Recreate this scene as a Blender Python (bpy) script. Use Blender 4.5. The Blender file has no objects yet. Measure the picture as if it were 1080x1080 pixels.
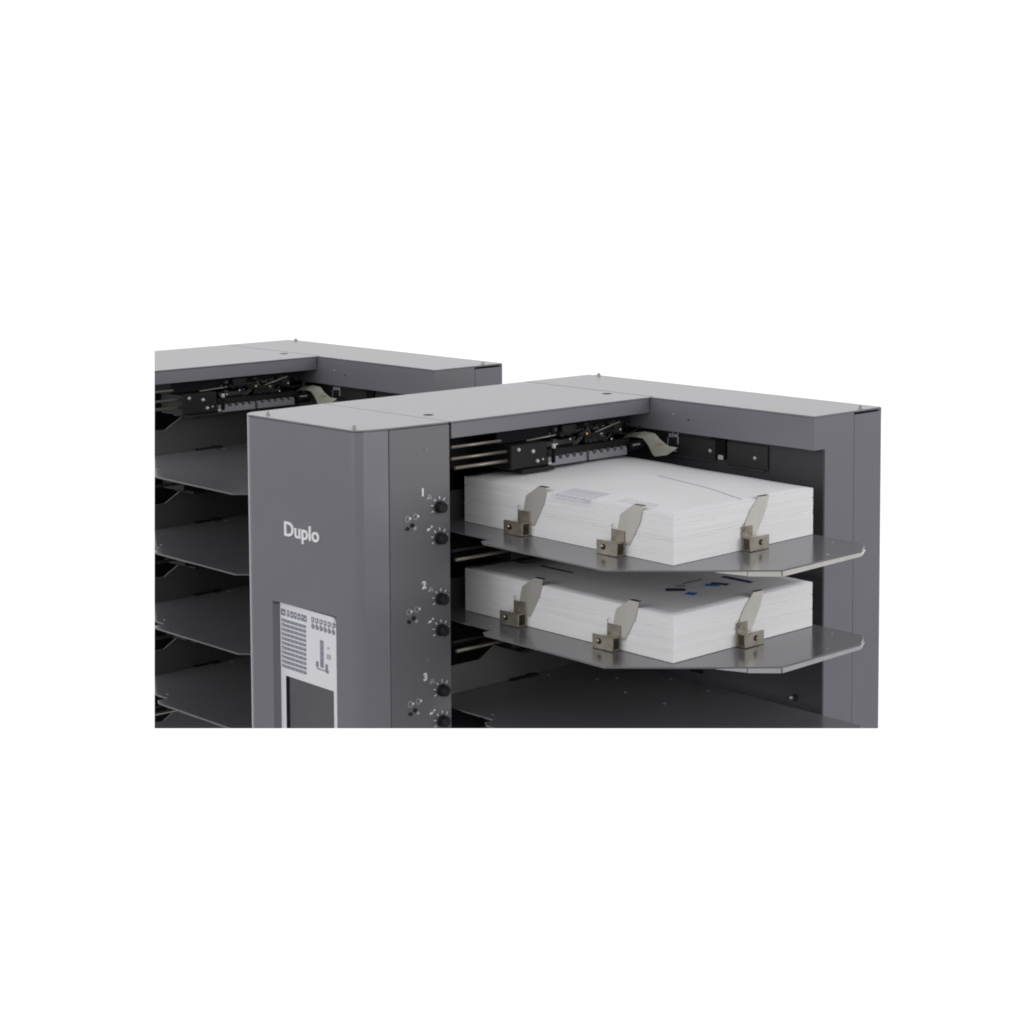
import bpy, bmesh, math, random
from mathutils import Vector, Matrix, noise
random.seed(7)
S = bpy.context.scene
COL = S.collection
# ------------------------------------------------------------------ camera
CX, CY, F = 678.215, 342.792, 2336.17          # principal point and focal length of the photograph (1080 px frame)
CAM = Vector((-1.67556, -1.64468, 0.28592))
FWD = Vector((0.70852, 0.70011, -0.088604)).normalized()
RIGHT = FWD.cross(Vector((0, 0, 1))).normalized()
UP = RIGHT.cross(FWD).normalized()
cd = bpy.data.cameras.new('camera'); cam = bpy.data.objects.new('camera', cd); COL.objects.link(cam)
m = Matrix((RIGHT, UP, -FWD)).transposed().to_4x4(); m.translation = CAM; cam.matrix_world = m
cd.sensor_width = 36; cd.sensor_fit = 'HORIZONTAL'; cd.lens = F/1080*36
cd.shift_x = (540-CX)/1080; cd.shift_y = (CY-540)/1080
cd.clip_start = 0.05; cd.clip_end = 100
S.camera = cam
def ray(x, y): return FWD + RIGHT*((x-CX)/F) - UP*((y-CY)/F)
# the machines are modelled only down to their third tray and only as far left as the photograph shows them:
# both ends are clean saw cuts through the solid parts
CUTS = [(ray(0, 768.2).cross(ray(1080, 768.2)).normalized()), (ray(163, 0).cross(ray(163, 1080)).normalized())]
mid = ray(560, 560)
CUTS = [n if n.dot(mid) > 0 else -n for n in CUTS]

# ------------------------------------------------------------------ materials
def mat(name, col, rough=.5, metal=0, bump=0, bscale=400, spec=.5, var=0, vscale=30, coat=0, stretch=None, rvar=0, ior=1.5):
    M = bpy.data.materials.new(name); M.use_nodes = True
    N = M.node_tree; b = N.nodes['Principled BSDF']
    b.inputs['Base Color'].default_value = (*col, 1); b.inputs['Roughness'].default_value = rough
    b.inputs['Metallic'].default_value = metal; b.inputs['Specular IOR Level'].default_value = spec
    b.inputs['Coat Weight'].default_value = coat; b.inputs['IOR'].default_value = ior
    tc = N.nodes.new('ShaderNodeTexCoord'); mp = N.nodes.new('ShaderNodeMapping')
    N.links.new(tc.outputs['Object'], mp.inputs[0])
    if stretch: mp.inputs['Scale'].default_value = stretch
    if bump:
        n = N.nodes.new('ShaderNodeTexNoise'); n.inputs['Scale'].default_value = bscale; n.inputs['Detail'].default_value = 3
        N.links.new(mp.outputs[0], n.inputs['Vector'])
        bp = N.nodes.new('ShaderNodeBump'); bp.inputs['Strength'].default_value = bump; bp.inputs['Distance'].default_value = .0004
        N.links.new(n.outputs['Fac'], bp.inputs['Height']); N.links.new(bp.outputs[0], b.inputs['Normal'])
    if var or rvar:
        n = N.nodes.new('ShaderNodeTexNoise'); n.inputs['Scale'].default_value = vscale; n.inputs['Detail'].default_value = 5
        N.links.new(mp.outputs[0], n.inputs['Vector'])
        if var:
            r = N.nodes.new('ShaderNodeMapRange'); r.inputs['From Min'].default_value = .3; r.inputs['From Max'].default_value = .7
            r.inputs['To Min'].default_value = 1-var; r.inputs['To Max'].default_value = 1+var
            N.links.new(n.outputs['Fac'], r.inputs['Value'])
            mx = N.nodes.new('ShaderNodeVectorMath'); mx.operation = 'SCALE'; mx.inputs[0].default_value = col
            N.links.new(r.outputs[0], mx.inputs['Scale']); N.links.new(mx.outputs[0], b.inputs['Base Color'])
        if rvar:
            r = N.nodes.new('ShaderNodeMapRange'); r.inputs['From Min'].default_value = .3; r.inputs['From Max'].default_value = .7
            r.inputs['To Min'].default_value = rough-rvar; r.inputs['To Max'].default_value = rough+rvar
            N.links.new(n.outputs['Fac'], r.inputs['Value']); N.links.new(r.outputs[0], b.inputs['Roughness'])
    return M
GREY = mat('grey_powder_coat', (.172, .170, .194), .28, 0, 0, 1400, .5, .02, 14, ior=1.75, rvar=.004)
TOPG = GREY
PANEL = mat('grey_panel_coat', (.124, .124, .138), .34, 0, 0, 1400, .5, .03, 9, ior=1.7)
FASC = GREY
HOLE_SHADE = mat('hole_shade_disc', (.10, .10, .11), 1, 0, 0, 1, .0)
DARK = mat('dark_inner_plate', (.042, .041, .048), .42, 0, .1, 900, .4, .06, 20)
BLACK = mat('black_recess', (.006, .006, .008), .7, 0, 0, 1, .12)
BLK = mat('black_plastic', (.011, .011, .012), .5, 0, .2, 900, .22)
KNOB = mat('black_knob_rubber', (.010, .010, .012), .5, 0, .3, 900, .4)
TRAY = mat('tray_grey_steel', (.142, .142, .152), .17, .0, .04, 1100, .5, .03, 12, ior=1.85, rvar=.03)
FENCE = mat('fence_grey_steel', (.12, .12, .125), .3, .6, .05, 1100, .5, .04, 12)
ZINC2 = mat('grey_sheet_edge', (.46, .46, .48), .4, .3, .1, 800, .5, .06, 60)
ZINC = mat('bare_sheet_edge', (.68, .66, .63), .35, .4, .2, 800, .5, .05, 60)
EDGE = mat('worn_tray_edge', (.30, .30, .32), .35, .3)
NICKEL = mat('warm_nickel_steel', (.38, .345, .29), .30, .75, .25, 700, .5, .14, 90, rvar=.07)
LEAF = mat('brushed_spring_steel', (.62, .60, .56), .42, .65, .25, 500, .5, .05, 50, stretch=(1, 1, .15))
ROD = mat('steel_rod', (.26, .235, .20), .35, .7)
PLT = mat('black_steel_plate', (.026, .026, .028), .4, 0, .1, 900, .4)
SCREW = mat('zinc_screw', (.48, .46, .42), .45, .6)
DKSCREW = mat('dark_screw', (.02, .02, .024), .35, .4)
WHITE = mat('white_print', (.85, .85, .87), .5)
SOFTW = mat('grey_print_and_glint', (.42, .43, .45), .5)
LOGO = mat('silver_logo', (.90, .90, .91), .35, .1)
PLATE = mat('white_display_overlay', (.78, .78, .81), .38, 0, 0, 1, .5, .01, 30)
INK = mat('grey_overlay_ink', (.23, .23, .29), .5)
SCREEN = mat('dark_display_glass', (.095, .095, .105), .28, 0, 0, 1, .5, .08, 12)
COMB = mat('grey_comb_plastic', (.22, .22, .245), .45, 0, 0, 1, .4, .1, 200)
FILM = mat('pale_green_film', (.46, .47, .40), .32, .1, .2, 600, .5, .12, 120)
ORANGE = mat('brass_tip', (.55, .33, .10), .4, .5)
PRINT1 = mat('faint_paper_ink', (.63, .63, .70), .8)
PRINTL = mat('grey_paper_ink', (.36, .36, .44), .8)
PRINTD = mat('dark_paper_ink', (.035, .035, .05), .7)
PRINTB = mat('blue_paper_ink', (.03, .20, .50), .7)
PRINTN = mat('navy_paper_ink', (.02, .03, .13), .7)

def paper_mat():
    M = bpy.data.materials.new('paper_sheet_edges'); M.use_nodes = True
    N = M.node_tree; L = N.links; b = N.nodes['Principled BSDF']; b.inputs['Roughness'].default_value = .75
    b.inputs['Specular IOR Level'].default_value = .2
    tc = N.nodes.new('ShaderNodeTexCoord')
    def nz(scale, stretch, lo, hi, a, c, detail=4):
        mp = N.nodes.new('ShaderNodeMapping'); mp.inputs['Scale'].default_value = stretch; L.new(tc.outputs['Object'], mp.inputs[0])
        n = N.nodes.new('ShaderNodeTexNoise'); n.inputs['Scale'].default_value = scale; n.inputs['Detail'].default_value = detail
        L.new(mp.outputs[0], n.inputs['Vector'])
        r = N.nodes.new('ShaderNodeMapRange'); r.inputs['From Min'].default_value = lo; r.inputs['From Max'].default_value = hi
        r.inputs['To Min'].default_value = a; r.inputs['To Max'].default_value = c; L.new(n.outputs['Fac'], r.inputs['Value']); return r
    a = nz(1, (7, 7, 650), .35, .65, .955, 1.015)
    c = nz(1, (5, 5, 160), .36, .60, .965, 1.01)
    mu = N.nodes.new('ShaderNodeMath'); mu.operation = 'MULTIPLY'; L.new(a.outputs[0], mu.inputs[0]); L.new(c.outputs[0], mu.inputs[1])
    sc = N.nodes.new('ShaderNodeVectorMath'); sc.operation = 'SCALE'; sc.inputs[0].default_value = (.82, .82, .83)
    L.new(mu.outputs[0], sc.inputs['Scale']); L.new(sc.outputs[0], b.inputs['Base Color'])
    bp = N.nodes.new('ShaderNodeBump'); bp.inputs['Strength'].default_value = .2; bp.inputs['Distance'].default_value = .0004
    L.new(a.outputs[0], bp.inputs['Height']); L.new(bp.outputs[0], b.inputs['Normal'])
    return M
PEDGE = paper_mat()
PTOP = mat('paper_top_sheet', (.78, .78, .795), .7, 0, 0, 1, .3, .02, 14)

# ------------------------------------------------------------------ mesh helpers (world coordinates)
class MB:
    def __init__(s): s.bm = bmesh.new(); s.mats = []
    def mi(s, m):
        if m not in s.mats: s.mats.append(m)
        return s.mats.index(m)
    def _add(s, t, m, smooth=False):
        i = s.mi(m)
        vm = {v: s.bm.verts.new(v.co) for v in t.verts}
        for f in t.faces:
            try: nf = s.bm.faces.new([vm[v] for v in f.verts])
            except ValueError: continue
            nf.material_index = i; nf.smooth = smooth
        t.free()
    def box(s, lo, hi, m, bev=0, seg=2, M=None):
        t = bmesh.new(); bmesh.ops.create_cube(t, size=1)
        for v in t.verts: v.co = Vector([lo[k]+(v.co[k]+.5)*(hi[k]-lo[k]) for k in range(3)])
        if bev: bmesh.ops.bevel(t, geom=t.edges[:], offset=bev, segments=seg, affect='EDGES', profile=.5)
        if M: bmesh.ops.transform(t, matrix=M, verts=t.verts)
        s._add(t, m); return s
    def prism(s, poly, ax, a, b, m, bev=0, seg=2, shear=None):
        """polygon in the two other axes, extruded along ax from a to b"""
        t = bmesh.new(); o = [k for k in range(3) if k != ax]
        def P(p, h):
            c = [0, 0, 0]; c[o[0]], c[o[1]] = p[0], p[1]; c[ax] = h; return Vector(c)
        A = [t.verts.new(P(p, a)) for p in poly]; B = [t.verts.new(P(p, b)) for p in poly]
        t.faces.new(A); t.faces.new(B[::-1])
        n = len(poly)
        for i in range(n): t.faces.new([A[(i+1) % n], A[i], B[i], B[(i+1) % n]])
        bmesh.ops.recalc_face_normals(t, faces=t.faces[:])
        if bev: bmesh.ops.bevel(t, geom=t.edges[:], offset=bev, segments=seg, affect='EDGES', profile=.5)
        if shear:
            for v in t.verts: v.co = shear(v.co)
        s._add(t, m); return s
    def cyl(s, p, q, r, m, n=20, r2=None, bev=0):
        p, q = Vector(p), Vector(q); d = q-p
        t = bmesh.new(); bmesh.ops.create_cone(t, cap_ends=True, segments=n, radius1=r, radius2=r if r2 is None else r2, depth=d.length)
        if bev:
            es = [e for e in t.edges if e.is_boundary is False and abs(e.calc_face_angle(0)) > 1]
            bmesh.ops.bevel(t, geom=es, offset=bev, segments=2, affect='EDGES', profile=.5)
        R = d.to_track_quat('Z', 'Y').to_matrix().to_4x4(); R.translation = (p+q)/2
        bmesh.ops.transform(t, matrix=R, verts=t.verts)
        i = s.mi(m); vm = {v: s.bm.verts.new(v.co) for v in t.verts}
        for f in t.faces:
            nf = s.bm.faces.new([vm[v] for v in f.verts]); nf.material_index = i; nf.smooth = len(f.verts) == 4
        t.free(); return s
    def dome(s, c, r, m, axis=(0, 0, 1), h=.6):
        t = bmesh.new(); bmesh.ops.create_uvsphere(t, u_segments=14, v_segments=8, radius=r)
        for v in t.verts: v.co.z = max(v.co.z, 0)*h if v.co.z > -1e-6 else 0-r*.15
        R = Vector(axis).to_track_quat('Z', 'Y').to_matrix().to_4x4(); R.translation = Vector(c)
        bmesh.ops.transform(t, matrix=R, verts=t.verts); bmesh.ops.remove_doubles(t, verts=t.verts, dist=1e-7)
        s._add(t, m, True); return s
    def sheet(s, pts, th, m, smooth=False):
        """bent sheet: list of (left, right) point pairs, given a thickness th (vector)"""
        t = bmesh.new(); th = Vector(th); r = []
        for l, q in pts:
            r.append([t.verts.new(Vector(l)), t.verts.new(Vector(q)), t.verts.new(Vector(q)+th), t.verts.new(Vector(l)+th)])
        for a, b in zip(r, r[1:]):
            for k in range(4): t.faces.new([a[k], a[(k+1) % 4], b[(k+1) % 4], b[k]])
        t.faces.new(r[0][::-1]); t.faces.new(r[-1])
        bmesh.ops.recalc_face_normals(t, faces=t.faces[:]); s._add(t, m, smooth); return s
    def mesh(s, me, M, m):
        t = bmesh.new(); t.from_mesh(me); bmesh.ops.transform(t, matrix=M, verts=t.verts); s._add(t, m); return s
    def build(s, name, parent=None, base=None, label=None, cut=True, loc=None):
        bm = s.bm
        bmesh.ops.remove_doubles(bm, verts=bm.verts, dist=1e-7)
        if cut:
            for n in CUTS:
                sd = [(v.co-CAM).dot(n) for v in bm.verts]
                if not sd or min(sd) >= 0: continue
                if max(sd) <= 0: bm.free(); return None
                r = bmesh.ops.bisect_plane(bm, geom=bm.verts[:]+bm.edges[:]+bm.faces[:], dist=1e-7, plane_co=CAM, plane_no=n, clear_inner=True)
                es = [e for e in r['geom_cut'] if isinstance(e, bmesh.types.BMEdge) and e.is_valid]
                es = [e for e in es if e.is_boundary]
                if es:
                    try: bmesh.ops.triangle_fill(bm, use_beauty=True, use_dissolve=True, edges=es, normal=n)
                    except Exception: pass
        if not bm.verts: bm.free(); return None
        o0 = Vector(loc) if loc is not None else None
        if o0 is None:
            xs = [v.co for v in bm.verts]
            o0 = Vector([(min(c[k] for c in xs)+max(c[k] for c in xs))/2 for k in range(3)])
        for v in bm.verts: v.co -= o0
        me = bpy.data.meshes.new(name); bm.to_mesh(me); bm.free()
        for mm in s.mats: me.materials.append(mm)
        o = bpy.data.objects.new(name, me); COL.objects.link(o)
        pw = Vector((0, 0, 0))
        if parent:
            o.parent = parent; q = parent
            while q: pw += q.location; q = q.parent
        o.location = o0-pw
        if label: o['label'] = label
        return o
def empty(name, loc, label, cat, group=None):
    o = bpy.data.objects.new(name, None); o.empty_display_size = .05; COL.objects.link(o); o.location = loc
    o['label'] = label; o['category'] = cat
    if group: o['group'] = group
    return o
def textmesh(txt, size, ext, sx=1, off=0):
    c = bpy.data.curves.new('letters', 'FONT'); c.body = txt; c.size = size; c.extrude = ext; c.offset = off; c.resolution_u = 6
    o = bpy.data.objects.new('letters', c); COL.objects.link(o)
    dg = bpy.context.evaluated_depsgraph_get(); me = bpy.data.meshes.new_from_object(o.evaluated_get(dg))
    bpy.data.objects.remove(o); bpy.data.curves.remove(c)
    for v in me.vertices: v.co.x *= sx
    return me

# ------------------------------------------------------------------ geometry shared by both towers
L, W, FR, D = .3855, .1100, .2286, .200
X1 = .0147; PW = .2795; PITCH = .0914
TA, TB = .016, .0159; SX0, SX1, SY0, SY1 = -.2267, -.029, -.2522, .0406; SZ = -.1152
DEEP = -.62
def tz(x, y, i=0): return SZ-i*PITCH+TA*(x-SX0)+TB*(y-SY0)
def shift(i): return .0055*i, .0045*i

def tower(ox, oy, label, front):
    O = Vector((ox, oy, 0))
    root = empty('collating_tower', (ox-.14, oy, -.34), label, 'collator', 'grey paper collating towers')
    T = Matrix.Translation(O)
    def done(mb, name, par=None, lab=None):
        bmesh.ops.translate(mb.bm, vec=O, verts=mb.bm.verts)
        return mb.build(name, par or root, label=lab)
    # --- end cover with rounded upright corners
    def arc(c, r, a0, a1, n=7): return [(c[0]+r*math.cos(math.radians(a0+(a1-a0)*k/n)), c[1]+r*math.sin(math.radians(a0+(a1-a0)*k/n))) for k in range(n+1)]
    out = [(-.3520, .0062)] + arc((-.3746, .0220), .0117, 262, 180, 9)[0:] + arc((-.3703, .1825), .0160, 180, 90, 8) + [(-.3520, .1985)]
    out[1] = (-.3752, .0104)
    cov = MB()
    if front:
        # display recess cut out of the end face: build the face as blocks round the opening
        y0, y1, z1 = .0460, .1492, -.1838
        cov.prism(out, 2, -.0022, z1, GREY)
        inner = [(x, y) for x, y in out]
        a = [p for p in out if p[1] < y0] ; b = [p for p in out if p[1] > y1]
        left = [(-L+.0092, y1)] + [( -.3863, y1)] + b + []
        # piece toward the camera side (small y) and piece beyond the recess
        cov.prism(a + [(-.3863, y0), (-.3520, y0)], 2, z1, DEEP, GREY)
        cov.prism([(-.3863, y1)] + b + [(-.3520, y1)], 2, z1, DEEP, GREY)
        cov.box((-.3730, y0, DEEP), (-.3520, y1, z1), GREY)
    else:
        cov.prism(out, 2, -.0022, DEEP, GREY)
    cov = done(cov, 'end_cover')
    # --- control panel
    mb = MB(); mb.prism([(-.3513, .0056), (-PW, .0010), (-PW, .0035), (-.3513, .030)], 2, -.0022, DEEP, PANEL, .0006, 1)
    mb.box((-PW-.003, .0036, DEEP), (-PW-.0005, .190, -.003), PANEL)
    cp = done(mb, 'control_panel')
    mb = MB(); mb.box((-.353, .009, DEEP), (-.3495, .19, -.004), GREY); done(mb, 'seam_liner')
    # --- lids
    mb = MB()
    lo = [(-.2803, .0008), (-.3506, .0050)] + [(-.3755, .0093)] + arc((-.3746, .0220), .0121, 250, 180, 6) + arc((-.3701, .1827), .0162, 180, 90, 8) + [(-.3520, .1990), (-.2803, .2023)]
    mb.prism(lo, 2, -.0018, 0, TOPG, .0005, 2); done(mb, 'end_lid')
    mb = MB(); mb.box((-.2793, 0, -.0018), (.0028, .2023, 0), TOPG, .0005)
    mb.cyl((-.262, .054, -.0006), (-.262, .054, .00015), .0052, HOLE_SHADE, 22); mb.cyl((-.012, .054, -.0006), (-.012, .054, .00015), .0052, HOLE_SHADE, 22)  # flat dark discs paint the shade of sunk screw holes
    mb.box((-.281, .001, -.0030), (.008, .2015, -.0019), BLACK)
    done(mb, 'beam_lid')
    mb = MB()
    wl = [(.0046, .2030), (.0046, .0), (0, -.0012), (0, -FR+.001), (.001, -FR)] + [(W-.0100, -FR)] + [(W-.0056, -FR+.0015), (W-.0056, .203)]
    wl[0] = (.0046, .2030)
    mb.prism(wl, 2, -.0018, 0, TOPG, .0005, 2); done(mb, 'wing_lid')
    mb = MB()
    for x, y in ((-.372, .172), (-.374, .030), (.104, .186), (.0835, -.2195)):
        pass
    for x, y in ((-.372, .172), (-.374, .030), (.104, .186), (.0835, -.2195)):
        q = MB(); q.cyl((x, y, -.001), (x, y, .0014), .0024, SCREW, 14); q.cyl((x, y, .0016), (x, y, .0030), .0014, SCREW, 12)
        done(q, 'lid_screw')
    # --- fascia of the beam, soffit, fascia of the wing
    mb = MB(); mb.box((-.2775, .0006, -.0170), (-.0006, .0022, -.0019), FASC, .0005, 1)
    mb.box((-.2775, .0022, -.0170), (-.0006, .0085, -.0155), FASC)
    done(mb, 'beam_fascia')
    mb = MB(); mb.box((-.2792, .0023, -.014), (-.0006, .194, -.0045), BLACK); done(mb, 'soffit')
    mb = MB(); mb.box((.0002, -.2274, -.0345), (.0018, .196, -.0019), FASC, .0004, 1)
    mb.box((.0018, -.2270, -.0345), (.0140, .196, -.0331), FASC)
    wf = done(mb, 'wing_fascia')
    for y, z in ((-.034, -.0155), (-.056, -.0195)):
        q = MB(); q.dome(O+Vector((.0002, y, z)), .0012, SCREW if y > -.05 else DKSCREW, (-1, 0, 0)); q.build('screw', wf)
    # --- wing column: front plate with a seam, rounded outer edge
    mb = MB()
    mb.prism([(.0004, -.0019), (.0628, -.0019), (.0628, DEEP), (X1+.0027, DEEP), (X1+.0027, -.0345), (.0004, -.0345)], 1, -FR+.0004, -FR+.012, GREY)
    done(mb, 'column_front')
    mb = MB()
    po = [(.0636, -FR+.0006)] + arc((W-.0042, -FR+.0046), .004, -90, 0, 6) + [(W-.0002, .198), (.0636, .198)]
    mb.prism(po, 2, -.0042, DEEP, GREY)
    mb.prism([(W-.0052, -FR+.0030), (W-.0028, -FR+.0009), (W-.0008, -FR+.0020), (W-.0002, -FR+.0045), (W-.0002, .198), (W-.0052, .198)], 2, -.0001, -.0100, GREY, .0016, 3)
    done(mb, 'side_cover')
    mb = MB(); mb.box((.0180, -FR+.012, DEEP), (.0636, .198, -.0025), BLACK); done(mb, 'column_core')
    # --- inner walls
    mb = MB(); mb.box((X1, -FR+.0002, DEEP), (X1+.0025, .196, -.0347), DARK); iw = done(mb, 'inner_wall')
    mb = MB(); mb.box((-.2785, .190, DEEP), (X1-.001, .1935, -.005), BLACK); done(mb, 'back_wall')
    # wall brackets, screws and label of the inner wall
    mb = MB(); mb.box((X1-.0030, -.0835, -.0610), (X1-.0004, .040, -.0395), PLT, .0004, 1)
    mb.box((X1-.0046, -.0835, -.0618), (X1-.0004, -.020, -.0609), FENCE)
    br = done(mb, 'sensor_bracket')
    q = MB(); q.dome(O+Vector((X1-.003, -.0763, -.0515)), .0024, SCREW, (-1, 0, 0)); q.build('screw', br)
    mb = MB(); mb.box((X1-.0040, -.0985, -.0580), (X1-.0003, -.0845, -.0350), BLACK)
    mb.box((X1-.0040, -.0850, -.0385), (X1-.0031, -.0780, -.0350), BLACK)
    mb.box((X1-.0052, -.0965, -.0588), (X1-.0041, -.0895, -.0540), SOFTW, .0003, 1); done(mb, 'cable_slot')
    mb = MB(); mb.box((X1-.0026, -.1560, -.0640), (X1-.0003, -.1000, -.0390), PLT, .0004, 1)
    mb.box((X1-.0042, -.1520, -.0652), (X1-.0003, -.1010, -.0642), FENCE)
    br = done(mb, 'cable_cover')
    q = MB(); q.dome(O+Vector((X1-.0026, -.1388, -.0527)), .0024, SCREW, (-1, 0, 0)); q.build('screw', br)
    q = MB()
    for (y, z, w, h) in ((-.0185, -.0405, .003, .004), (-.0225, -.0395, .002, .005), (-.0265, -.0400, .004, .003), (-.0300, -.0420, .0012, .014), (-.0195, -.0560, .004, .003), (-.0250, -.0565, .005, .002), (-.0150, -.0480, .0012, .010)):
        q.box((X1-.0036, y-w/2, z-h/2), (X1-.0031, y+w/2, z+h/2), SOFTW)
    done(q, 'bracket_marks', iw)
    # --- feed head hanging over the paper: carriage, comb, pins, rods
    def head(dz, full=True):
        h = MB()
        h.box((-.2050, -.006, -.0560+dz), (-.1560, .040, -.0315+dz), BLK, .001, 1)
        h.box((-.1950, -.012, -.0600+dz), (-.1500, .030, -.0562+dz), BLK, .0008, 1)
        h.box((-.1555, .0012, -.0572+dz), (-.0300, .046, -.0415+dz), BLK, .001, 1)
        h.box((-.1400, .012, -.0410+dz), (-.0500, .044, -.0350+dz), DARK, .0008, 1)
        if full:
            h.box((-.2100, .010, -.0310+dz), (-.0200, .044, -.0175+dz), BLACK, .0008, 1); h.box((-.1250, .004, -.0290+dz), (-.1050, .010, -.0190+dz), BLK, .0008, 1)
        h.box((-.2780, .046, -.0560+dz), (.010, .050, -.0200+dz), BLACK)
        hd = done(h, 'feed_head')
        for y, z, x0, x1_, r in ((.000, -.0256, -.2785, -.214 if full else .012, .0016), (.000, -.0372, -.2785, -.206, .0016), (.000, -.0466, -.2740, -.186, .0019)):
            if not full and z > -.03: continue
            q = MB(); q.cyl((x0, y, z+dz), (x1_, y, z+dz), r, ROD if full or z < -.04 else BLK, 12); done(q, 'guide_rod', hd)  # lower levels: middle rod painted black, its shade put into the colour
        if not full: return
        for a, b in ((-.1530, -.0985), (-.0950, -.0395)):
            q = MB(); q.box((a, -.0045, -.0575), (b, .0010, -.0515), COMB, .0004, 1)
            n = 6
            for k in range(n):
                x = a+.003+(b-a-.006)*k/(n-1)
                q.prism([(x-.0034, -.0518), (x+.0030, -.0518), (x+.0012, -.0482), (x-.0022, -.0482)], 1, -.0045, .0008, COMB)
            done(q, 'feed_comb', hd)
        for x, y, z, r in ((-.1955, -.0065, -.0360, .0022), (-.1760, -.0065, -.0395, .0024), (-.1700, -.0065, -.0500, .0024), (-.1625, -.0065, -.0490, .0014), (-.0730, .0, -.0330, .0022), (-.1520, -.0050, -.0545, .0026)):
            q = MB(); q.dome(O+Vector((x, y, z)), r, SCREW, (-.3, -1, .25), .8); q.build('head_screw', hd)
        q = MB(); q.cyl((-.1470, -.0060, -.0540), (-.1470, -.0060, -.0395), .0019, BLACK, 12); q.cyl((-.1470, -.0060, -.0395), (-.1470, -.0060, -.0345), .0025, SCREW, 14, bev=.0006); done(q, 'adjusting_pin', hd)
        q = MB(); q.cyl((-.0350, .002, -.0510), (-.0130, .002, -.0510), .0062, BLACK, 24, bev=.001); q.cyl((-.0330, -.0005, -.0500), (-.0180, -.0005, -.0500), .0044, BLK, 20)
        q.box((-.0310, -.0052, -.0486), (-.0210, -.0046, -.0474), SOFTW); done(q, 'feed_roller', hd)  # pale strip painted as the highlight on the roller
        q = MB(); q.cyl((-.0900, .004, -.0330), (-.0500, -.004, -.0215), .0008, ROD, 8); q.cyl((-.0840, .006, -.0350), (-.0430, -.002, -.0230), .0008, BLK, 8)
        q.box((-.0960, .000, -.0400), (-.0660, .020, -.0300), BLK, .001, 1); q.box((-.0560, -.002, -.0345), (-.0440, .012, -.0255), BLK, .001, 1); done(q, 'link_arm', hd)
        q = MB(); q.dome(O+Vector((-.0950, -.001, -.0300)), .0016, ORANGE, (-.3, -1, .3)); q.build('brass_tip', hd)
        q = MB(); q.cyl((-.1700, .010, -.0310), (-.0900, .010, -.0270), .0011, ROD, 8); done(q, 'spring_wire', hd)
    head(0)
    # small hardware crowded round the feed head: clips, connectors, sagging wires
    rr = random.Random(5); h = MB()
    for k in range(26):
        x = rr.uniform(-.150, -.030); z = rr.uniform(-.0400, -.0210); y = rr.uniform(-.003, .009); w, hh = rr.uniform(.002, .009), rr.uniform(.0012, .0040)
        h.box((x, y, z), (x+w, y+.006, z+hh), rr.choice((BLK, BLK, DARK, PLT)), .0003, 1)
    for k in range(7):
        x = rr.uniform(-.140, -.050); h.cyl((x, rr.uniform(-.004, .002), -.0400), (x+rr.uniform(-.01, .03), .004, -.0230), .0006, rr.choice((BLK, DARK, FENCE)), 6)
    done(h, 'wiring_clips')
    for x, y, z in ((-.1200, -.002, -.0330), (-.0620, -.004, -.0385), (-.0480, -.003, -.0300), (-.1380, -.001, -.0365)):
        q = MB(); q.dome(O+Vector((x, y, z)), .0012, SCREW, (-.3, -1, .3)); q.build('clip_screw', root)
    for x0, x1_, sag in ((-.0620, -.0180, .006), (-.1100, -.0600, .004)):
        q = MB(); pts = [Vector((x0+(x1_-x0)*t/8, -.004+.002*math.sin(t), -.0290-sag*math.sin(math.pi*t/8))) for t in range(9)]
        for a_, b_ in zip(pts, pts[1:]): q.cyl(a_, b_, .0008, BLK, 6)
        done(q, 'sensor_wire')
    # pale film guide arching from the head to the wall
    q = MB(); e = .0005
    def fp(px, py, dx=0): return (-.0100+dx, -.0127-(px-688)*.00142, -.0369-(py-457)*.00102+(px-688)*.00014)
    q.sheet([(fp(658, 461.5, -.002), fp(661, 457, .004)), (fp(671, 460.5, -.002), fp(677, 455.5, .004)), (fp(679, 462.5, -.001), fp(688, 457.5, .004)), (fp(684, 470, 0), fp(694, 463.5, .003)), (fp(688, 479, 0), fp(700, 468.5, .003)), (fp(690, 481.5, .001), fp(703, 471, .004)), (fp(702, 480, .002), fp(711, 472.5, .005))], (e, e, 0), FILM)
    fg = done(q, 'film_guide')
    for y, z, mm in ((-.0140, -.0480, SCREW), (-.0200, -.0485, ORANGE)):
        q = MB(); q.dome(O+Vector((-.0110, y-.006, z+.0015)), .0015, mm, (-.7, -.7, 0)); q.build('rivet', fg)
    for i in range(1, 5): head(-PITCH*i, False)
    # --- trays with back fence
    for i in range(5):
        sx, sy = shift(i)
        def sh(v, i=i, sx=sx, sy=sy): return Vector((v.x+sx, v.y+sy, v.z+tz(v.x, v.y, i)))
        r = -.0270
        outl = [(-.2845, -.2200), (-.2660+.0815, -.3170+0), (-.1700, -.3345), (-.0540, -.3345), (-.0370, -.3235), (-.0285, -.3150), (r, -.3100), (r, .052), (-.2665, .052), (-.2665, -.0440), (-.2790, -.0440), (-.2845, -.0530)]
        outl[1] = (-.2270, -.2800)
        mb = MB(); mb.prism([(p[0], p[1]) for p in outl], 2, -.0016, 0, TRAY, .0003, 1, shear=sh)
        tr = done(mb, 'paper_tray')
        if not tr: continue
        q = MB()   # bright folded lip along the front edge, tapering towards both ends
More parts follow.
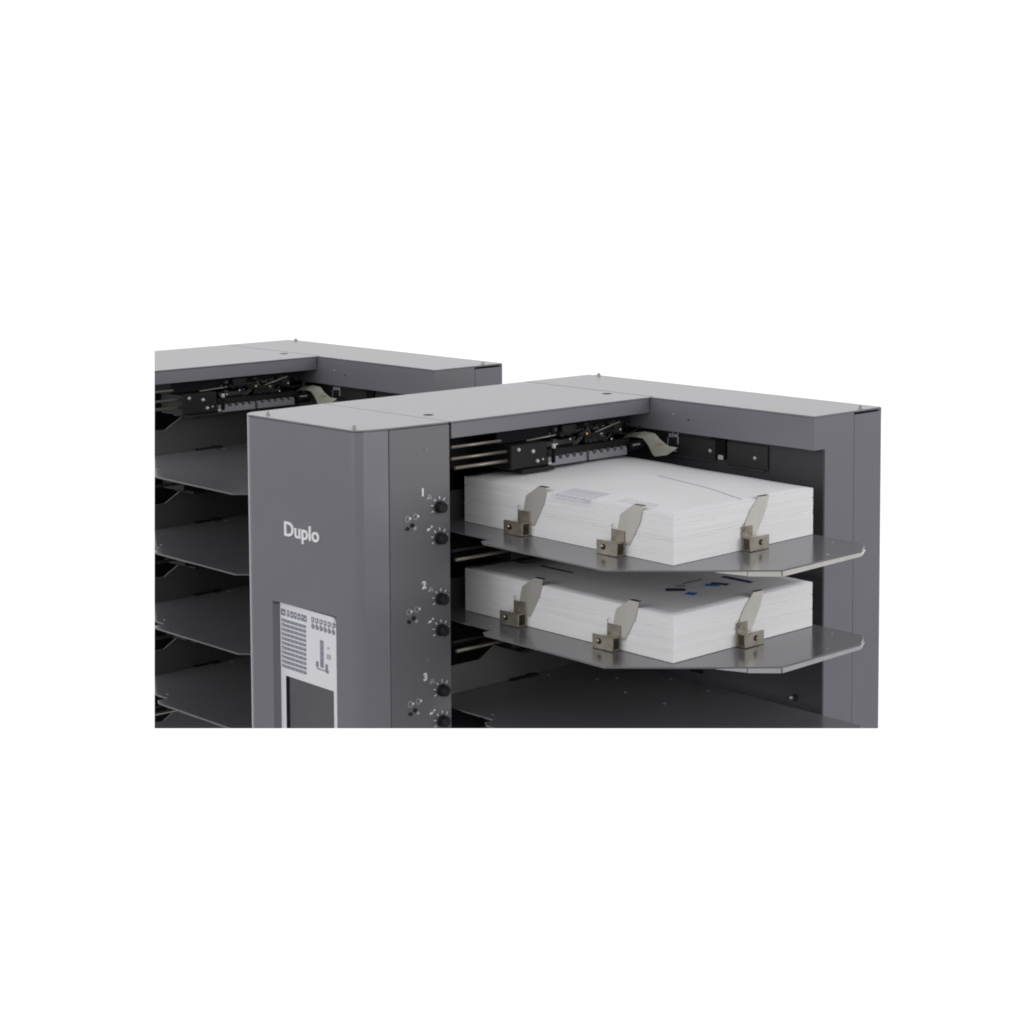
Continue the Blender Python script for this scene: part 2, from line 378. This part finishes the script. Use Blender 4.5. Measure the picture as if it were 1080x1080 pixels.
        def lip(pts, q=q):
            for (a, b, ha, hb) in pts:
                a, b = Vector((*a, 0)), Vector((*b, 0)); d = (b-a).normalized(); nrm = Vector((d.y, -d.x, 0))*.0011
                t = bmesh.new(); vs = []
                for p, h in ((a, ha), (b, hb)):
                    for oo in (Vector((0, 0, 0)), nrm):
                        for z in (-.0012, -.0012-h): vs.append(t.verts.new(p+oo+Vector((0, 0, z))))
                for f in ((0, 1, 3, 2), (4, 6, 7, 5), (0, 2, 6, 4), (1, 5, 7, 3), (0, 4, 5, 1), (2, 3, 7, 6)): t.faces.new([vs[k] for k in f])
                bmesh.ops.recalc_face_normals(t, faces=t.faces[:])
                for v in t.verts: v.co = sh(v.co)
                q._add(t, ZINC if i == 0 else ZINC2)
        lip([((-.2140, -.2936), (-.1930, -.3128), .0003, .0038), ((-.1925, -.3133), (-.1705, -.3348), .0042, .0045), ((-.1698, -.3352), (-.0570, -.3352), .0045, .0034), ((-.0568, -.3352), (-.0420, -.3275), .0033, .0008)])
        done(q, 'folded_lip', tr)
        # small embossed marks and rivets of the bare tray surface
        for (x, y) in [(-.2560, -.0300), (-.1168, .0380), (-.0919, -.0100), (-.0747, -.0220), (-.1064, -.0668), (-.1080, -.1240), (-.0375, -.0650), (-.0411, -.1228)] + ([(-.0450, -.2900), (-.0900, -.3220)] if i < 2 else []):
            q = MB(); c = sh(Vector((x, y, 0)))+O; q.dome(c, .0019, EDGE, (0, 0, 1), .25); q.build('rivet', tr)
        # upright fence at the back of the tray
        b = tz(-.15, .05, i)
        yb = .0535+sy
        f = MB(); z0 = -PITCH*i
        f.prism([(-.2775, z0-.0800), (-.1900, z0-.0800), (-.1650, z0-.0655), (.0120, z0-.0655), (.0120, b-.006), (-.2775, b-.006)], 1, yb, yb+.0016, FENCE, .0003, 1)
        done(f, 'back_fence')
        q = MB()   # black latch at the fence foot
        q.box((-.1250, yb-.0080, b-.002), (-.1120, yb-.0006, b+.0022), BLK, .0006, 1); q.box((-.1480, yb-.0050, b-.001), (-.1270, yb-.0006, b+.0012), BLACK)
        done(q, 'fence_latch')
    if not front: return root
    # bolt in the inner wall above the third tray
    q = MB(); q.cyl((X1-.001, -.1922, -.2945), (X1-.006, -.1922, -.2945), .0036, DARK, 18, bev=.0006); q.dome((X1-.006, -.1930, -.2930), .0020, SCREW, (-1, -.4, .2)); q.build('wall_bolt', iw)
    q = MB(); q.box((X1-.0022, -.0640, -.2920), (X1-.0003, -.0470, -.2100), BLACK); q.build('wall_slot', iw)
    # --- raised silver letters on the end cover
    me = textmesh('Duplo', .0200, .0006, 1.15, .00040)
    M = Matrix(((0, 0, -1, -.3869), (-1, 0, 0, .1278), (0, 1, 0, -.1147), (0, 0, 0, 1)))
    q = MB(); q.mesh(me, M, LOGO); q.build('logo_lettering', cov)
    # --- recessed display
    q = MB(); y0, y1 = .0470, .1405; r = .007
    pl = [(y0, DEEP), (y0, -.1850-r)] + [(y0+r-r*math.cos(a), -.1860-r+r*math.sin(a)) for a in [math.radians(k*15) for k in range(7)]] + [(y1, -.1860), (y1, -.250), (y1, DEEP)]
    q.prism(pl, 0, -.3856, -.3800, PLATE, .0003, 1)
    mb = MB(); mb.prism([(-.3861, .1491), (-.3800, .1468), (-.3731, .1468), (-.3731, .1491)], 2, -.1870, DEEP, GREY); mb.build('recess_bevel', cov)
    def wedge(mb, name, par):
        for v in mb.bm.verts:
            t = (v.co.y-.0465)/.094; v.co.x += .0062*t; v.co.y += .0061*t
        return mb.build(name, par)
    dp = wedge(q, 'display_panel', cov)
    xs = -.3856
    q = MB(); q.box((xs-.0004, .0522, DEEP), (xs+.0004, .1300, -.2590), SCREEN); sc = wedge(q, 'display_screen', dp)
    q = MB(); q.box((xs-.0012, .1255, DEEP), (xs-.0004, .1300, -.2590), BLACK); wedge(q, 'screen_recess_shade', dp)  # black strip paints the shaded side wall of the screen recess
    e = xs-.00035
    q = MB()
    for k in range(7):
        w = (.0090, .0042, .0055, .0050, .0050, .0050, .0050)[k]; y = .1385-(0, .0105, .0162, .0222, .0282, .0340, .0390)[k]
        q.box((e, y-w*.85, -.1985), (xs, y, -.1920), INK)
        q.box((e-.0001, y-w*.7, -.1962+.001*(k % 2)), (e, y-w*.3, -.1948+.001*(k % 2)), PLATE)
    wedge(q, 'table_heading', dp)
    for k in range(11):
        z = -.2026-.00463*k
        q = MB(); q.box((e, .1345, z-.0022), (xs, .1378, z+.0008), INK); q.box((e, .0967, z-.0024), (xs, .1335, z+.0006), INK)
        q.box((e-.0001, .1352, z-.0012), (e, .1366, z-.0004), PLATE)
        for j in range(5):
            y = .1310-j*.0068; q.box((e-.0001, y-.0038, z-.0012), (e, y, z-.0005), SOFTW)
        wedge(q, 'table_row', dp)
    for k in range(6):
        y = .0872-k*.0067
        q = MB(); q.box((e, y-.0046, -.1962), (xs, y, -.1916), INK); q.box((e-.0001, y-.0030, -.1948), (e, y-.0012, -.1930), PLATE)
        q.box((e, y-.0018, -.1982), (xs, y-.0008, -.1962), INK)
        q.cyl((e, y-.0024, -.2006), (xs, y-.0024, -.2006), .0026, INK, 14); q.cyl((e-.0001, y-.0024, -.2006), (e, y-.0024, -.2006), .0010, PLATE, 10)
        wedge(q, 'overlay_icon', dp)
    q = MB(); q.box((e, .0680, -.2390), (xs, .0733, -.2120), INK); q.box((e, .0612, -.2400), (xs, .0650, -.2345), INK); q.box((e, .0765, -.2400), (xs, .0805, -.2345), INK)
    q.box((e, .0630, -.2420), (xs, .0790, -.2408), INK); q.box((e, .0600, -.2432), (xs, .0640, -.2402), INK)
    for k in range(3): q.box((e-.0001, .0700, -.2180-.006*k), (e, .0712, -.2150-.006*k), SOFTW)
    wedge(q, 'machine_diagram', dp)
    q = MB(); q.box((e+.0002, .0560, -.2290), (xs, .0630, -.2240), SOFTW); q.box((e+.0002, .0580, -.2190), (xs, .0620, -.2170), SOFTW); wedge(q, 'overlay_caption', dp)
    # --- three groups of dials, numbers and indicators on the control panel
    def pf(x): return .0010+(-PW-x)/(-PW+.3506)*.0046-.0001
    for i in range(3):
        dz = -PITCH*i; sx = .0007*i
        me = textmesh(str(i+1), .0100, .00015, 1.0, .00055)
        M = Matrix(((1, 0, 0, -.3152+sx), (0, 0, -1, pf(-.312)-.0003), (0, 1, 0, -.0697+dz), (0, 0, 0, 1)))
        q = MB(); q.mesh(me, M, WHITE); q.build('level_number', cp)
        for j, z in enumerate((-.0829, -.1140)):
            x = -.2925+sx; y = pf(x); z += dz
            q = MB(); q.cyl((x, y+.001, z), (x, y-.0074, z), .0051, KNOB, 28, bev=.0010); q.cyl((x, y+.0012, z), (x, y-.0015, z), .0061, KNOB, 28, bev=.0005)
            for k in range(12):
                a = k*math.pi/6; q.box((x+.0050*math.cos(a)-.0004, y-.0073, z+.0050*math.sin(a)-.0004), (x+.0050*math.cos(a)+.0004, y-.0018, z+.0050*math.sin(a)+.0004), KNOB)
            kb = q.build('dial_knob', cp)
            q = MB(); q.box((x-.0005, y-.0082, z+.0012), (x+.0005, y-.0077, z+.0052), SOFTW if 0 else KNOB); q.build('pointer', kb)
            q = MB(); n = 7
            for k in range(n):
                a = math.radians(205-(205+25)*k/(n-1)); c, s_ = math.cos(a), math.sin(a)
                if abs(x+.0105*c) and x+.0108*c > -PW-.0012: continue
                hh = .0011 if k % 2 == 0 else .0007
                px, pz = x+.0092*c, z+.0092*s_
                Mr = Matrix.Translation((px, pf(px), pz)) @ Matrix.Rotation(-a, 4, 'Y')
                q.box((-.0014, -.0003, -.00042), (.0014, .0001, .00042), WHITE if k < 5 else SOFTW, M=Mr)
            q.build('dial_scale', cp)
            q = MB(); px = -.3060+sx; pz = z+.0103; py = pf(px)   # small symbol above the dial
            q.prism([(px-.0020, pz-.0016), (px+.0018, pz-.0008), (px+.0024, pz+.0012), (px-.0014, pz+.0008)], 1, py-.0003, py, WHITE if j else SOFTW)
            if j: q.cyl((px+.0040, py-.0003, pz+.0022), (px+.0040, py, pz+.0022), .0011, WHITE, 10)
            else: q.box((px-.0005, py-.0003, pz+.0020), (px+.0034, py, pz+.0027), SOFTW); q.box((px+.0030, py-.0003, pz-.0018), (px+.0042, py, pz+.0012), SOFTW)
            q.build('dial_symbol', cp)
        for k, (x, z) in enumerate(((-.3310, -.0905), (-.3215, -.0893))):
            x += sx; z += dz; y = pf(x)
            t = MB()
            for s_ in range(12):
                a, b = s_*math.pi/6, (s_+1)*math.pi/6
                if s_ in (11, 0): continue
                t.prism([(x+.0031*math.cos(a), z+.0031*math.sin(a)), (x+.0031*math.cos(b), z+.0031*math.sin(b)), (x+.0024*math.cos(b), z+.0024*math.sin(b)), (x+.0024*math.cos(a), z+.0024*math.sin(a))], 1, y-.0003, y, SOFTW)
            t.cyl((x+.0034, y-.0003, z), (x+.0034, y, z), .0013, WHITE, 10)
            t.build('rotation_symbol', cp)
        x, z = -.3262+sx, -.0985+dz; y = pf(x)
        q = MB(); q.cyl((x-.0048, y+.001, z-.0016), (x-.0048, y-.0012, z-.0016), .0019, DKSCREW, 14); q.build('indicator_lamp', cp)
        q = MB(); q.cyl((x+.0008, y+.001, z+.0012), (x+.0008, y-.0012, z+.0012), .0022, DKSCREW, 14); q.build('indicator_lamp', cp)
        q = MB(); q.cyl((x+.0040, y+.001, z-.0022), (x+.0040, y-.0010, z-.0022), .0017, SCREW, 14); q.build('lock_screw', cp)
    for z in (-.0245, -.2325):
        q = MB(); q.cyl((-.3080, pf(-.308)+.0005, z), (-.3080, pf(-.308)-.00025, z), .0022, FASC, 18); q.build('blind_plug', cp)
    return root

tower(0, 0, 'front grey collating tower with display, numbered dials and two loaded paper trays', True)
tower(.009, .5958, 'rear grey collating tower with bare empty trays, half hidden behind the front one', False)

# ------------------------------------------------------------------ paper stacks
def stack(i, h, label):
    rnd = random.Random(11+i)
    sx0, sx1, sy0, sy1 = SX0, SX1, SY0, SY1
    nl = int(h/.00055)
    def bulge(u, v):
        # soft curl of the uppermost sheets: low corners, a lift along the middle
        w = noise.noise(Vector((u*3.1+i*7, v*3.7, .3)))*.0009 + noise.noise(Vector((u*7+3, v*6+i, 1.7)))*.0004
        edge = min(u, 1-u, v, 1-v)
        k = 1-math.exp(-edge*9)
        return (.0020*k + w*1.3*(.3+.7*k)) * (1.25 if i == 0 else .22)
    bm = bmesh.new()
    # outline points (subdivided so layers can wander)
    nu, nv = 16, 22
    ring = [(k/nu, 0) for k in range(nu)] + [(1, k/nv) for k in range(nv)] + [(1-k/nu, 1) for k in range(nu)] + [(0, 1-k/nv) for k in range(nv)]
    def P(u, v, z, dx=0, dy=0):
        x = sx0+(sx1-sx0)*u+dx; y = sy0+(sy1-sy0)*v+dy
        return Vector((x, y, tz(x, y, i)+z))
    rings = []; off = [0, 0]
    breaks = {int(nl*.47), int(nl*.53), int(nl*.80)} if i == 0 else {int(nl*.40), int(nl*.72)}
    for k in range(nl+1):
        jx, jy = rnd.gauss(0, .00005), rnd.gauss(0, .00005)
        gap = .0007 if k in breaks else 0
        z = .0003+(h-.0003)*k/nl; f = k/nl
        row = []
        for u, v in ring:
            b = bulge(u, v)*f**3
            row.append(bm.verts.new(P(u, v, z+b, jx+gap*(1-2*u), jy+gap*(1-2*v))))
        rings.append(row)
    n = len(ring)
    for a, b in zip(rings, rings[1:]):
        for k in range(n):
            f = bm.faces.new([a[k], a[(k+1) % n], b[(k+1) % n], b[k]]); f.material_index = 0
    bm.faces.new(rings[0][::-1])
    # top sheet grid
    G = {}
    top = {}
    for idx, (u, v) in enumerate(ring): top[(round(u*nu), round(v*nv))] = rings[-1][idx]
    for a in range(nu+1):
        for b in range(nv+1):
            G[a, b] = top.get((a, b)) or bm.verts.new(P(a/nu, b/nv, h+bulge(a/nu, b/nv)))
    for a in range(nu):
        for b in range(nv):
            f = bm.faces.new([G[a, b], G[a+1, b], G[a+1, b+1], G[a, b+1]]); f.material_index = 1; f.smooth = True
    q = MB(); q.bm.free(); q.bm = bm; q.mats = [PEDGE, PTOP]
    root = q.build('paper_stack', loc=(sx0/2+sx1/2, sy0/2+sy1/2, tz(sx0/2+sx1/2, sy0/2+sy1/2, i)), cut=False)
    root['label'] = label; root['category'] = 'paper stack'; root['group'] = 'paper stacks in the front tower'
    def surf(x, y): return P((x-sx0)/(sx1-sx0), (y-sy0)/(sy1-sy0), h+bulge((x-sx0)/(sx1-sx0), (y-sy0)/(sy1-sy0)))
    def strip(mb, x0, y0, x1, y1, w, m):
        """thin printed line following the sheet"""
        d = Vector((x1-x0, y1-y0)); ln = d.length; d.normalize(); nn = Vector((-d.y, d.x))*w/2; seg = max(2, int(ln/.008))
        t = bmesh.new(); rows = []
        for k in range(seg+1):
            c = Vector((x0, y0))+d*ln*k/seg; r = []
            for s_ in (-1, 1):
                for zz in (.00012, .00028): p = surf(c.x+nn.x*s_, c.y+nn.y*s_); r.append(t.verts.new(p+Vector((0, 0, zz))))
            rows.append(r)
        for a, b in zip(rows, rows[1:]):
            for f in ((1, 3), (3, 2), (2, 0), (0, 1)): t.faces.new([a[f[0]], a[f[1]], b[f[1]], b[f[0]]])
        t.faces.new([rows[0][k] for k in (0, 1, 3, 2)]); t.faces.new([rows[-1][k] for k in (2, 3, 1, 0)])
        bmesh.ops.recalc_face_normals(t, faces=t.faces[:]); mb._add(t, m)
    return root, strip

st, strip = stack(0, .0462, 'upper white paper stack, faintly printed, on the top tray of the front tower')
q = MB()
r = random.Random(3)
for k in range(6):
    x = -.2330+.0062*k; y = -.094
    while y > -.142:
        w = r.uniform(.004, .010); strip(q, x, y, x, max(y-w, -.143), .0042, PRINT1); y -= w+.0016
q.build('printed_text', st, cut=False)
q = MB(); y = -.106; x = -.0975
while y > -.242:
    w = r.uniform(.004, .012); strip(q, x, y, x-.0022*w/.01, max(y-w, -.246), .0012, PRINTL); y -= w+.0012; x -= .0022*w/.01
q.build('printed_line', st, cut=False)
q = MB()
for k in range(3):
    y = -.168
    while y > -.208: w = r.uniform(.006, .012); strip(q, -.2150+.005*k, y, -.2150+.005*k, y-w, .0014, PRINT1); y -= w+.002
q.build('printed_text', st, cut=False)
st, strip = stack(1, .0440, 'lower white paper stack with blue printed marks on the second tray')
q = MB(); strip(q, -.169, -.0100, -.168, -.0560, .0040, PRINTD); q.build('printed_bar', st, cut=False)
q = MB(); strip(q, -.156, -.174, -.1420, -.187, .0110, PRINTD); strip(q, -.1400, -.178, -.1300, -.190, .0055, PRINT1); strip(q, -.152, -.1975, -.148, -.2070, .0100, PRINTB); strip(q, -.138, -.170, -.130, -.176, .003, PRINTD); q.build('printed_mark', st, cut=False)
q = MB(); strip(q, -.1140, -.187, -.1050, -.1975, .0090, PRINTB); strip(q, -.104, -.1860, -.097, -.2020, .0080, PRINTD); strip(q, -.126, -.168, -.098, -.168, .0015, PRINTD); strip(q, -.1200, -.176, -.108, -.176, .0030, PRINT1); q.build('printed_mark', st, cut=False)
q = MB(); strip(q, -.0745, -.1740, -.0735, -.2120, .0070, PRINTN); q.build('printed_bar', st, cut=False)

# ------------------------------------------------------------------ paper guides: bracket with screw flange, cheek, back plate and spring leaf
def guide_side():
    """stands before the left face of a stack (faces -X); origin = base corner nearest the camera"""
    rt = empty('paper_guide', (0, 0, 0), 'x', 'paper guide', 'metal paper guides')
    q = MB()
    q.box((0, 0, 0), (.0016, .0272, .0135), NICKEL, .0003, 1)                 # outward flange with the screw
    q.box((.0017, 0, .0117), (.0094, .0012, .0133), NICKEL, .0003, 1)
    q.box((.0017, .0, 0), (.0093, .0268, .0012), NICKEL)                     # foot
    q.box((.0095, -.0004, 0), (.0108, .0170, .0235), NICKEL, .0003, 1)         # tall back plate
    q.box((.0018, .0015, .0118), (.0094, .0135, .0132), NICKEL, .0003, 1)       # bridge
    q.build('bracket', rt, cut=False)
    q = MB(); q.cyl((.0005, .0178, .0076), (-.0010, .0178, .0076), .0029, DKSCREW, 20, bev=.0004); q.dome((-.0010, .0184, .0084), .0015, SCREW, (-1, -.4, .4)); q.build('screw', rt, cut=False)
    q = MB()
    q.prism([(.0135, .0100), (.0060, .0385), (-.0115, .0496), (-.0236, .0500), (-.0232, .0455), (-.0195, .0330), (-.0055, .0100)], 0, .0109, .0114, LEAF)
    q.box((.0109, -.0240, .0497), (.0150, -.0125, .0502), DKSCREW)
    q.build('spring_leaf', rt, cut=False)
    q = MB(); q.cyl((.0095, .0148, .0225), (.0090, .0158, .0270), .00035, ROD, 6); q.cyl((.0090, .0158, .0270), (.0096, .0140, .0285), .00035, ROD, 6); q.build('spring_wire', rt, cut=False)
    return rt
def guide_front():
    """stands before the front face of a stack (faces -Y); origin = base corner at the cheek"""
    rt = empty('paper_guide', (0, 0, 0), 'x', 'paper guide', 'metal paper guides')
    q = MB()
    q.box((0, 0, 0), (.0270, .0016, .0135), NICKEL, .0003, 1)
    q.box((0, .0017, .0117), (.0012, .0094, .0133), NICKEL, .0003, 1)
    q.box((0, .0017, 0), (.0268, .0093, .0012), NICKEL)
    q.box((-.0004, .0095, 0), (.0140, .0108, .0228), NICKEL, .0003, 1)
    q.box((.0015, .0018, .0118), (.0135, .0094, .0132), NICKEL, .0003, 1)
    q.build('bracket', rt, cut=False)
    q = MB(); q.cyl((.0150, .0005, .0076), (.0150, -.0008, .0076), .0029, DKSCREW, 20, bev=.0004); q.cyl((.0160, -.0006, .0074), (.0160, -.0012, .0074), .0015, NICKEL, 14); q.build('screw', rt, cut=False)
    q = MB()
    q.prism([(-.0010, .0170), (.0115, .0365), (.0240, .0490), (.0390, .0485), (.0330, .0330), (.0190, .0100), (.0060, .0100)], 1, .0109, .0114, LEAF)
    q.box((.0245, .0109, .0486), (.0370, .0145, .0491), DKSCREW)
    q.build('spring_leaf', rt, cut=False)
    q = MB(); q.cyl((.0010, .0090, .0182), (.0032, .0098, .0260), .00035, ROD, 6); q.build('spring_wire', rt, cut=False)
    return rt
def copy_tree(o):
    c = o.copy(); COL.objects.link(c)
    for ch in o.children: d = ch.copy(); COL.objects.link(d); d.parent = c
    return c
gs, gf = guide_side(), guide_front()
ws = ('upper', 'lower')
first = {id(gs): True, id(gf): True}
for i in range(2):
    for src, x, y, lb in ((gs, -.2387, -.0587+.0065*i, 'metal paper guide farther from the corner, left face of the %s paper stack'),
                          (gs, -.2387, -.1900+.0058*i, 'metal paper guide nearer the corner, left face of the %s paper stack'),
                          (gf, -.1340-.0068*i, -.2642, 'metal paper guide alone at the right-hand face of the %s paper stack')):
        g = src if first[id(src)] else copy_tree(src); first[id(src)] = False
        g.location = (x, y, tz(x+.005, y+.01, i)+.0003); g['label'] = lb % ws[i]

# ------------------------------------------------------------------ light: white backdrop, made-up dim floor, soft overhead and side lights, added front fill
w = bpy.data.worlds.new('World'); S.world = w; w.use_nodes = True
N = w.node_tree; bg = N.nodes['Background']
tc = N.nodes.new('ShaderNodeTexCoord'); sp = N.nodes.new('ShaderNodeSeparateXYZ'); N.links.new(tc.outputs['Generated'], sp.inputs[0])
UPB = 1.08; rp = N.nodes.new('ShaderNodeValToRGB'); cr = rp.color_ramp
mr = N.nodes.new('ShaderNodeMapRange'); mr.inputs['From Min'].default_value = -1; mr.inputs['From Max'].default_value = 1
N.links.new(sp.outputs['Z'], mr.inputs['Value']); N.links.new(mr.outputs[0], rp.inputs[0])
cr.elements[0].position = .44; cr.elements[0].color = (.24, .24, .25, 1)      # camera side: made-up surround, dimmed below to darken the tray gaps, bright above
cr.elements[1].position = .54; cr.elements[1].color = (UPB, UPB, UPB, 1)
for p_, v_ in ((.70, UPB), (.85, .30)): e_ = cr.elements.new(p_); e_.color = (v_, v_, v_, 1)
dt = N.nodes.new('ShaderNodeVectorMath'); dt.operation = 'DOT_PRODUCT'; dt.inputs[1].default_value = (.709, .7, 0); N.links.new(tc.outputs['Generated'], dt.inputs[0])
fr = N.nodes.new('ShaderNodeMapRange'); fr.interpolation_type = 'SMOOTHSTEP'; fr.inputs['From Min'].default_value = .25; fr.inputs['From Max'].default_value = .65
N.links.new(dt.outputs['Value'], fr.inputs['Value'])
mx = N.nodes.new('ShaderNodeMix'); mx.data_type = 'RGBA'; N.links.new(fr.outputs[0], mx.inputs['Factor'])
N.links.new(rp.outputs[0], mx.inputs['A']); mx.inputs['B'].default_value = (1.14, 1.14, 1.14, 1)              # white sweep behind the machines
N.links.new(mx.outputs['Result'], bg.inputs[0]); bg.inputs[1].default_value = 1.0
def area(name, loc, tgt, sz, e, col=(1, 1, 1)):
    l = bpy.data.lights.new(name, 'AREA'); l.size = sz; l.energy = e; l.color = col
    o = bpy.data.objects.new(name, l); COL.objects.link(o); o.location = loc
    o.rotation_euler = (Vector(tgt)-Vector(loc)).to_track_quat('-Z', 'Y').to_euler(); return o
area('front_fill', (.9, -2.8, .45), (-.1, -.2, -.15), 1.2, 22)  # added fill lamp, brightens the right-hand faces
area('side_softbox', (-3.0, .6, .5), (-.3, 0, -.15), 1.2, 16)
area('overhead_softbox', (-.1, .2, 2.2), (-.1, .1, 0), 1.6, 1.5)
S.render.engine = 'CYCLES'
S.cycles.max_bounces = 8; S.cycles.filter_width = 1.9
S.view_settings.view_transform = 'Standard'; S.view_settings.look = 'None'; S.view_settings.exposure = 0; S.view_settings.gamma = 1
